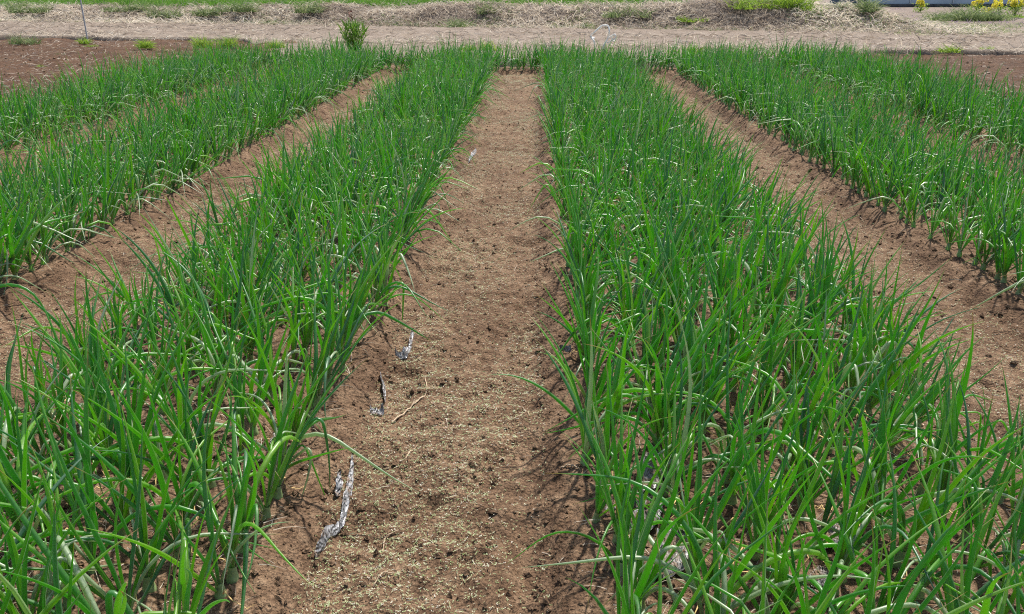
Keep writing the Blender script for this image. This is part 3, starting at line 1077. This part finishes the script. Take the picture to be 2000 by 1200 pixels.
tuft(1930, 96, 0.10, 0.30, M_LIME, 'flat lime weed near the far end of straw lip', n=70, name='lime_weed', up=0.7, zref=0.07)
tuft(1868, 62, 0.24, 0.75, M_WEED, 'round pale green weed at the run-out of the bank', n=240, name='faded_weed', up=0.9, zref=0.0, surf=soil_z)


def bank_pos(px, sv):
    """where the sight line of column px meets the bank at sv metres behind its foot"""
    a = (px - 1000.0) / FPX
    d = Matrix.Rotation(YAW, 3, 'Z') @ Vector((a, _ct + 0.32 * _st, 0))
    k = (TRK1 + sv) / (d.y + 0.22 * d.x)
    return (d.x * k, d.y * k, 0)


for px, sv, h, w, mat, nm, lab in [
    (1448, 1.2, 0.40, 1.15, M_LIME, 'lime_weed', 'spreading lime green clump on the bank, lower of two'),
    (1525, 1.6, 0.46, 1.05, M_LIME, 'lime_weed', 'taller bright lime clump on the crest of the bank'),
    (1580, 1.3, 0.18, 0.40, M_LIME, 'lime_weed', 'small lime clump below the bright bank clumps'),
    (1672, 1.5, 0.40, 0.50, M_WEED, 'faded_weed', 'grey green weed at the end of the bank by the greenhouse'),
    (1225, 1.0, 0.34, 0.65, M_WEED, 'faded_weed', 'grey green bushy weed on the bank behind the white twine'),
    (1145, 0.3, 0.22, 0.25, M_WEED, 'faded_weed', 'small weed at the bank foot beside the white twine'),
    (1345, 0.7, 0.14, 0.45, M_LIME, 'lime_weed', 'flat lime patch low on the dark part of the bank'),
    (903, 0.15, 0.28, 0.55, M_WEED, 'faded_weed', 'pale rounded weed at the foot of the bank'),
    (955, 1.1, 0.28, 0.35, M_WEED, 'faded_weed', 'olive weed halfway up the bank behind the bare path'),
    (610, 1.1, 0.40, 0.60, M_WEED, 'faded_weed', 'yellowish weed stand on the bank near the tall bushy weed'),
    (555, 0.4, 0.24, 0.50, M_WEED, 'faded_weed', 'yellowish low clump at the bank foot near the tall bushy weed'),
    (460, 1.1, 0.34, 0.75, M_WEED, 'faded_weed', 'dark green rounded weed mound midway along the bank'),
    (415, 0.9, 0.26, 0.5, M_WEED, 'faded_weed', 'small dark weed mound next to the larger mound on bank'),
    (315, 1.0, 0.34, 0.85, M_WEED, 'faded_weed', 'wide sage green weed mound past the slim post on bank'),
    (255, 1.4, 0.30, 0.7, M_WEED, 'faded_weed', 'sage green weed patch high on bank near the slim post'),
    (75, 1.2, 0.34, 0.75, M_WEED, 'faded_weed', 'sage weed clump on bank beyond the post'),
    (35, 1.6, 0.28, 0.7, M_WEED, 'faded_weed', 'weed clump on the bank crest beyond the post')]:
    tuft(px, 0, h * 1.45, w * 1.45, mat, lab, 'weeds on the bank', n=int(420 * w / 0.6), name=nm, surf=bank_z, up=0.95, bw=0.02, pos=bank_pos(px, sv))


# ------------------------------------------------------------------ flowering rape by the greenhouse
def rape(px, py, h, seed, label, rich):
    rg = np.random.RandomState(seed)
    g = ground_pt(px, py, -0.05)
    e = link('rape_plant', None, loc=(g.x, g.y, float(soil_z(np.array([g.x]), np.array([g.y]))[0])), label=label, cat='flowering plant', group='yellow flowering rape plants')
    la = Acc()
    for k in range(rich):
        a, sp = rg.uniform(0, 6.28), rg.uniform(0.05, 0.36)
        hh = h * rg.uniform(0.7, 1.02)
        t = np.linspace(0, 1, 6)
        P = np.stack([np.cos(a) * sp * t ** 1.3, np.sin(a) * sp * t ** 1.3, hh * t], 1)
        V, F = tube(P, 0.008 * (1 - 0.6 * t), 5)
        st = link('stem', mesh_np('rape_stem', V, F, {'tint': np.full(len(V), 0.4)}), M_GRASS, parent=e)
        fa = Acc()
        m = 44
        top = P[-1]
        cz = rg.uniform(-0.16, 0.02, m)
        ca = rg.uniform(0, 6.28, m)
        cr = 0.075 * (1 - (cz + 0.16) / 0.3)
        c = top + np.stack([cr * np.cos(ca), cr * np.sin(ca), cz], 1)
        nn = rg.normal(0, 1, (m, 3)); nn /= np.linalg.norm(nn, axis=1)[:, None]
        q = np.cross(nn, rg.normal(0, 1, (m, 3))); q /= np.linalg.norm(q, axis=1)[:, None]
        r_ = np.cross(nn, q)
        sz = 0.027
        V = np.stack([c + sz * q, c + sz * r_, c - sz * q, c - sz * r_], 1).reshape(-1, 3)
        F = np.arange(m * 4).reshape(-1, 4)
        link('flower_head', mesh_np('flower_head', V, F, {'tint': np.repeat(rg.rand(m), 4)}, False), M_YELLOW, parent=e)
    n = 22 * rich
    zz = h * 0.6 * rg.rand(n)
    a = rg.uniform(0, 6.28, n)
    rr = 0.30 * rg.rand(n)
    V, F, tt = blades(rr * np.cos(a), rr * np.sin(a), zz, rg.uniform(0.06, 0.16, n), np.full(n, 0.03), np.clip(rg.normal(0.5, 0.25, n), 0, 1), rg, 0.6, 0.4, 2)
    link('foliage', mesh_np('foliage', V, F, {'tint': tt}), M_LIME, parent=e)
    return e


rape(1797, 27, 0.52, 901, 'yellow flowering rape plant standing alone on the far soil', 7)
rape(1905, 37, 0.66, 902, 'tall yellow rape plant above the grey green bush', 7)
rape(1928, 37, 0.42, 903, 'short pale yellow rape plant between two taller ones', 4)
rape(1951, 37, 0.56, 904, 'yellow rape plant at the end of the grey green bush', 5)
rape(1981, 36, 0.66, 905, 'broad vivid yellow rape plant over bright green leaves', 10)
tuft(1865, 42, 0.72, 1.6, M_WEED, 'low grey green bush under the yellow rape flowers, wider part', 'bush under the rape', n=900, name='low_bush', up=0.9, bw=0.022, zref=-0.03, surf=soil_z)
tuft(1930, 42, 0.60, 1.2, M_WEED, 'low grey green bush under the yellow rape flowers, smaller part', 'bush under the rape', n=700, name='low_bush', up=0.9, bw=0.022, zref=-0.03, surf=soil_z)
tuft(1990, 36, 0.22, 0.9, M_LIME, 'bright green leafy patch below the vivid yellow rape', n=260, name='leafy_weed', up=0.7, bw=0.03, zref=-0.03, surf=soil_z)
tuft(1968, 34, 0.16, 0.6, M_LIME, 'small bright green patch between rape plants', n=140, name='leafy_weed', up=0.6, bw=0.03, zref=-0.03, surf=soil_z)
tuft(1692, 9, 0.20, 0.45, M_MAGENTA, 'small magenta flower clump at the foot of the greenhouse', n=80, name='magenta_flower', up=0.7, bw=0.04, zref=-0.03, surf=soil_z)

# ------------------------------------------------------------------ greenhouse tunnel at the back
GHY, GHX0, GHX1, GHR, GHH = 46.5, 15.6, 37.6, 2.7, 2.9
gh = link('greenhouse', None, loc=(GHX0, GHY, -0.06), label='long blue grey plastic tunnel greenhouse behind the rape flowers', cat='greenhouse')


def arch(u):
    return np.stack([u * 0, -GHR * np.cos(u), np.where(np.sin(u) > 0, 1, 0) * GHH * np.sin(u) ** 0.75], -1)


uu = np.linspace(0, math.pi, 22)
prof = arch(uu)
xx = np.linspace(0, GHX1 - GHX0, 45)
V = np.stack([np.tile(xx[:, None], (1, 22)), np.tile(prof[:, 1], (45, 1)), np.tile(prof[:, 2], (45, 1)) - 0.02 * np.abs(np.sin(xx * math.pi / 2))[:, None]], -1).reshape(-1, 3)
ii = (np.arange(44)[:, None] * 22 + np.arange(21)[None, :]).ravel()
link('film_cover', mesh_np('film_cover', V, np.stack([ii, ii + 22, ii + 23, ii + 1], 1)), M_HOUSEFILM, parent=gh)
hv, hf = tube(prof + np.array([0, 0, 0.03]) * np.sin(uu)[:, None] - np.array([0, 0.03, 0]) * np.cos(uu)[:, None], 0.022, 6, 1.0, (1, 0, 0))
hoop = mesh_np('hoop', hv, hf)
for k in range(12):
    link('hoop', hoop, M_HOOP, parent=gh, loc=(k * 2.0, 0, 0))
V, F = tube(np.array([[0, -GHR - 0.08, 0.10], [11, -GHR - 0.08, 0.12], [22, -GHR - 0.08, 0.10]]), 0.10, 8)
link('ground_skirt', mesh_np('ground_skirt', V, F), simple_mat('dark_skirt', (0.06, 0.055, 0.05), 0.7, 0.3, 3, 0.5), parent=gh)

# ------------------------------------------------------------------ post, twine, film, stalks
g = ground_pt(171, 77, 0.05)
post = link('slim_post', None, loc=(g.x, g.y, 0.04), label='slim grey post with teal upper end standing on the track', cat='post')
t = np.linspace(0, 1, 7)
lean = np.stack([-0.012 * t, 0 * t, t], 1)
V, F = tube(lean * np.array([1, 1, 0.92]) - np.array([0, 0, 0.1]), 0.015, 8)
link('shaft', mesh_np('shaft', V, F), M_POST, parent=post)
V, F = tube(lean * np.array([1, 1, 0.7]) + np.array([-0.012, 0, 0.80]), 0.019, 8)
link('sleeve', mesh_np('sleeve', V, F), M_TEAL, parent=post, label='teal upper sleeve')


def smooth_line(pts, n):
    pts = np.asarray(pts, float)
    u0 = np.linspace(0, 1, len(pts))
    u1 = np.linspace(0, 1, n)
    # Catmull-Rom
    out = []
    for q in u1:
        f = q * (len(pts) - 1)
        i = min(int(f), len(pts) - 2)
        w = f - i
        p0, p1, p2, p3 = pts[max(i - 1, 0)], pts[i], pts[i + 1], pts[min(i + 2, len(pts) - 1)]
        out.append(0.5 * ((2 * p1) + (-p0 + p2) * w + (2 * p0 - 5 * p1 + 4 * p2 - p3) * w ** 2 + (-p0 + 3 * p1 - 3 * p2 + p3) * w ** 3))
    return np.array(out)


g = ground_pt(1180, 122, 0.0)
k = (Vector((g.x, g.y, 0)) - Vector((0, 0, CAM_H))).length / FPX


def tw(pts, n=50, r=0.006):
    P = [((px - 1180) * k, 0.05 * math.sin(px * 0.7 + py), (122 - py) * k) for px, py in pts]
    return tube(smooth_line(P, n), r, 6)


twine = Acc()
for pts, r in [([(1165, 122), (1162, 100), (1160, 78), (1154, 68), (1160, 60), (1172, 50), (1178, 48)], 0.014), ([(1178, 48), (1185, 50), (1187, 60), (1185, 72), (1178, 84), (1174, 100), (1172, 122)], 0.014),
               ([(1185, 72), (1192, 67), (1198, 64), (1200, 73), (1196, 77), (1193, 71), (1197, 65), (1199, 70), (1190, 76), (1184, 80)], 0.010), ([(1154, 68), (1158, 72), (1160, 70)], 0.015)]:
    V, F = tw(pts, 60, r)
    twine.add(V, F)
link('white_twine', twine.mesh('white_twine'), M_TWINE, loc=(g.x, g.y, float(soil_z(np.array([g.x]), np.array([g.y]))[0])), cat='twine', label='tangled loop of white plastic twine rising above the onion tops')
g2 = ground_pt(1207, 122, 0.0)
V, F = tube([(0, 0, -0.03), (0.004, 0, 0.2), (0, 0, 0.46)], [0.006, 0.005, 0.003], 6)
link('twig', mesh_np('twig', V, F), M_TWIG, loc=(g2.x, g2.y, float(soil_z(np.array([g2.x]), np.array([g2.y]))[0])), cat='twig', label='thin brown twig standing beside the white twine')


def film(pts, width, seed, label, mat=M_FILM, tilt=0.9, h=0.022):
    """a crumpled ribbon of mulch film standing out of the soil along the photo pixels pts"""
    rg = np.random.RandomState(seed)
    G = [ground_pt(px, py, -0.045) for px, py in pts]
    P = smooth_line([(q.x, q.y, 0) for q in G], 44)
    c = P[0].copy()
    T = np.gradient(P, axis=0)
    T /= np.linalg.norm(T, axis=1)[:, None] + 1e-9
    S = np.stack([-T[:, 1], T[:, 0], T[:, 2] * 0], 1)
    t = np.linspace(0, 1, 44)
    w = width * np.clip(np.sin(t * math.pi), 0.05, 1) ** 0.55 * (0.65 + 0.6 * np.array([float(vnoise(np.array(q), np.array(0.0), 0.16, seed)) for q in t]))
    m = 9
    rows = []
    sz = soil_z(P[:, 0], P[:, 1]) if tilt > 0.5 else base_z(P[:, 0], P[:, 1]) + 0.001
    for j in range(m):
        f = j / (m - 1)
        cr = 0.55 * width * (fbm(t * 1.0 + j * 0.11, t * 0 + j * 0.37, 0.09, 2, seed + 5) - 0.5)
        zz = sz + (f * h if tilt > 0.5 else 0.004) * (0.5 + vnoise(t, t * 0, 0.13, seed + 9)) + np.abs(cr) * 1.3 + 0.002
        rows.append(np.stack([P[:, 0] + S[:, 0] * (f - 0.5) * w + cr * 0.5, P[:, 1] + S[:, 1] * (f - 0.5) * w, zz], -1))
    V = np.stack(rows, 1)
    V = V.reshape(-1, 3) - np.array([c[0], c[1], 0])
    ii = (np.arange(43)[:, None] * m + np.arange(m - 1)[None, :]).ravel()
    me = mesh_np('film_strip', V, np.stack([ii, ii + 1, ii + m + 1, ii + m], 1))
    return link('film_strip', me, mat, loc=(c[0], c[1], 0), label=label, cat='plastic film', group='torn mulch film')


film([(617, 1105), (645, 1060), (668, 1020), (682, 975), (688, 930), (690, 905)], 0.0125, 51, 'long crumpled grey plastic strip sticking out of the path edge')
film([(658, 985), (664, 965), (668, 950)], 0.014, 52, 'small torn flap of film beside the long crumpled strip')
film([(724, 825), (738, 814), (750, 805)], 0.012, 53, 'short dark film shard lying below the thin upright sliver')
film([(752, 790), (750, 765), (744, 735)], 0.009, 54, 'thin dark upright sliver of film at the path edge')
film([(772, 698), (790, 694), (800, 680), (808, 655)], 0.014, 55, 'bent grey film strip at path edge above the dark sliver')
film([(1090, 725), (1094, 710), (1115, 712)], 0.009, 56, 'small grey film curl at the foot of the opposite bed')
film([(915, 320), (925, 305), (930, 295)], 0.018, 57, 'pale film piece far up the path edge')
for q, (px, py, w, l, lab) in enumerate([
        (1270, 960, 0.075, 80, 'silver film scrap between the first onions, third up from the biggest'), (1255, 1040, 0.075, 80, 'silver film scrap under onion leaves at the bed edge'), (1300, 1120, 0.095, 110, 'biggest bright silver film scrap on bare soil between onions'),
        (1190, 1025, 0.03, 25, 'small silver film tip poking from the bed shoulder'), (1225, 745, 0.035, 40, 'narrow silver film scrap among edge onions farther up'), (1615, 1085, 0.06, 50, 'silver film scrap deep among inner onions'),
        (1590, 1170, 0.04, 40, 'silver film scrap below the deep inner one'), (1290, 880, 0.035, 50, 'silver film scrap showing behind edge onions'), (1370, 840, 0.03, 40, 'faint silver film scrap among onions in second row'),
        (540, 885, 0.025, 30, 'silver film scrap under the onions across from the bare path'), (365, 1180, 0.03, 30, 'pale blue film wad at the base of an onion')]):
    film([(px - l * 0.2, py + l / 2), (px + l * 0.1, py), (px + l * 0.2, py - l / 2)], w, 70 + q, lab, M_FILM_CLEAR, 0.0)


def stalk(pts, r, label, n=14):
    G = [ground_pt(px, py, -0.05) for px, py in pts]
    P = smooth_line([(q.x, q.y, 0) for q in G], n)
    P[:, 2] = soil_z(P[:, 0], P[:, 1]) + r * 1.2 + 0.004 * np.abs(np.sin(np.arange(n) * 0.9))
    c = P[0].copy()
    V, F = tube(P - c, r * np.linspace(1, 0.6, n), 6)
    link('dry_stalk', mesh_np('dry_stalk', V, F), M_TAN, loc=c, label=label, cat='dry stalk', group='dry stalks on the paths')


stalk([(745, 1078), (748, 1045), (755, 1033), (778, 1026)], 0.0022, 'bent tan root lying below the long crumpled film strip')
stalk([(765, 828), (790, 812), (808, 795), (828, 785)], 0.0030, 'tan dry stalk beside the dark film shard')
stalk([(800, 800), (818, 790), (834, 770), (830, 745)], 0.0024, 'curved tan stalk crossing another near the dark film shard')
stalk([(793, 905), (805, 890), (815, 880)], 0.0018, 'short tan stalk on the path below the crossed stalks')
stalk([(730, 1148), (745, 1135), (770, 1128)], 0.0020, 'thin forked tan stalk lowest on the bare path')
stalk([(985, 828), (1015, 822), (1030, 815)], 0.0016, 'hair-thin pale straw in the middle of the bare path')
stalk([(1020, 800), (1030, 812), (1034, 825)], 0.0016, 'tiny pale straw crossing the hair-thin straw')
stalk([(1095, 945), (1110, 950), (1130, 958)], 0.0024, 'yellow dried leaf end near the opposite bed shoulder')
stalk([(1170, 1075), (1180, 1072), (1200, 1070)], 0.0022, 'curled yellow dried leaf at the foot of edge onion')
stalk([(1150, 855), (1160, 830), (1162, 805), (1156, 800)], 0.0018, 'upright curled straw by the edge onions')
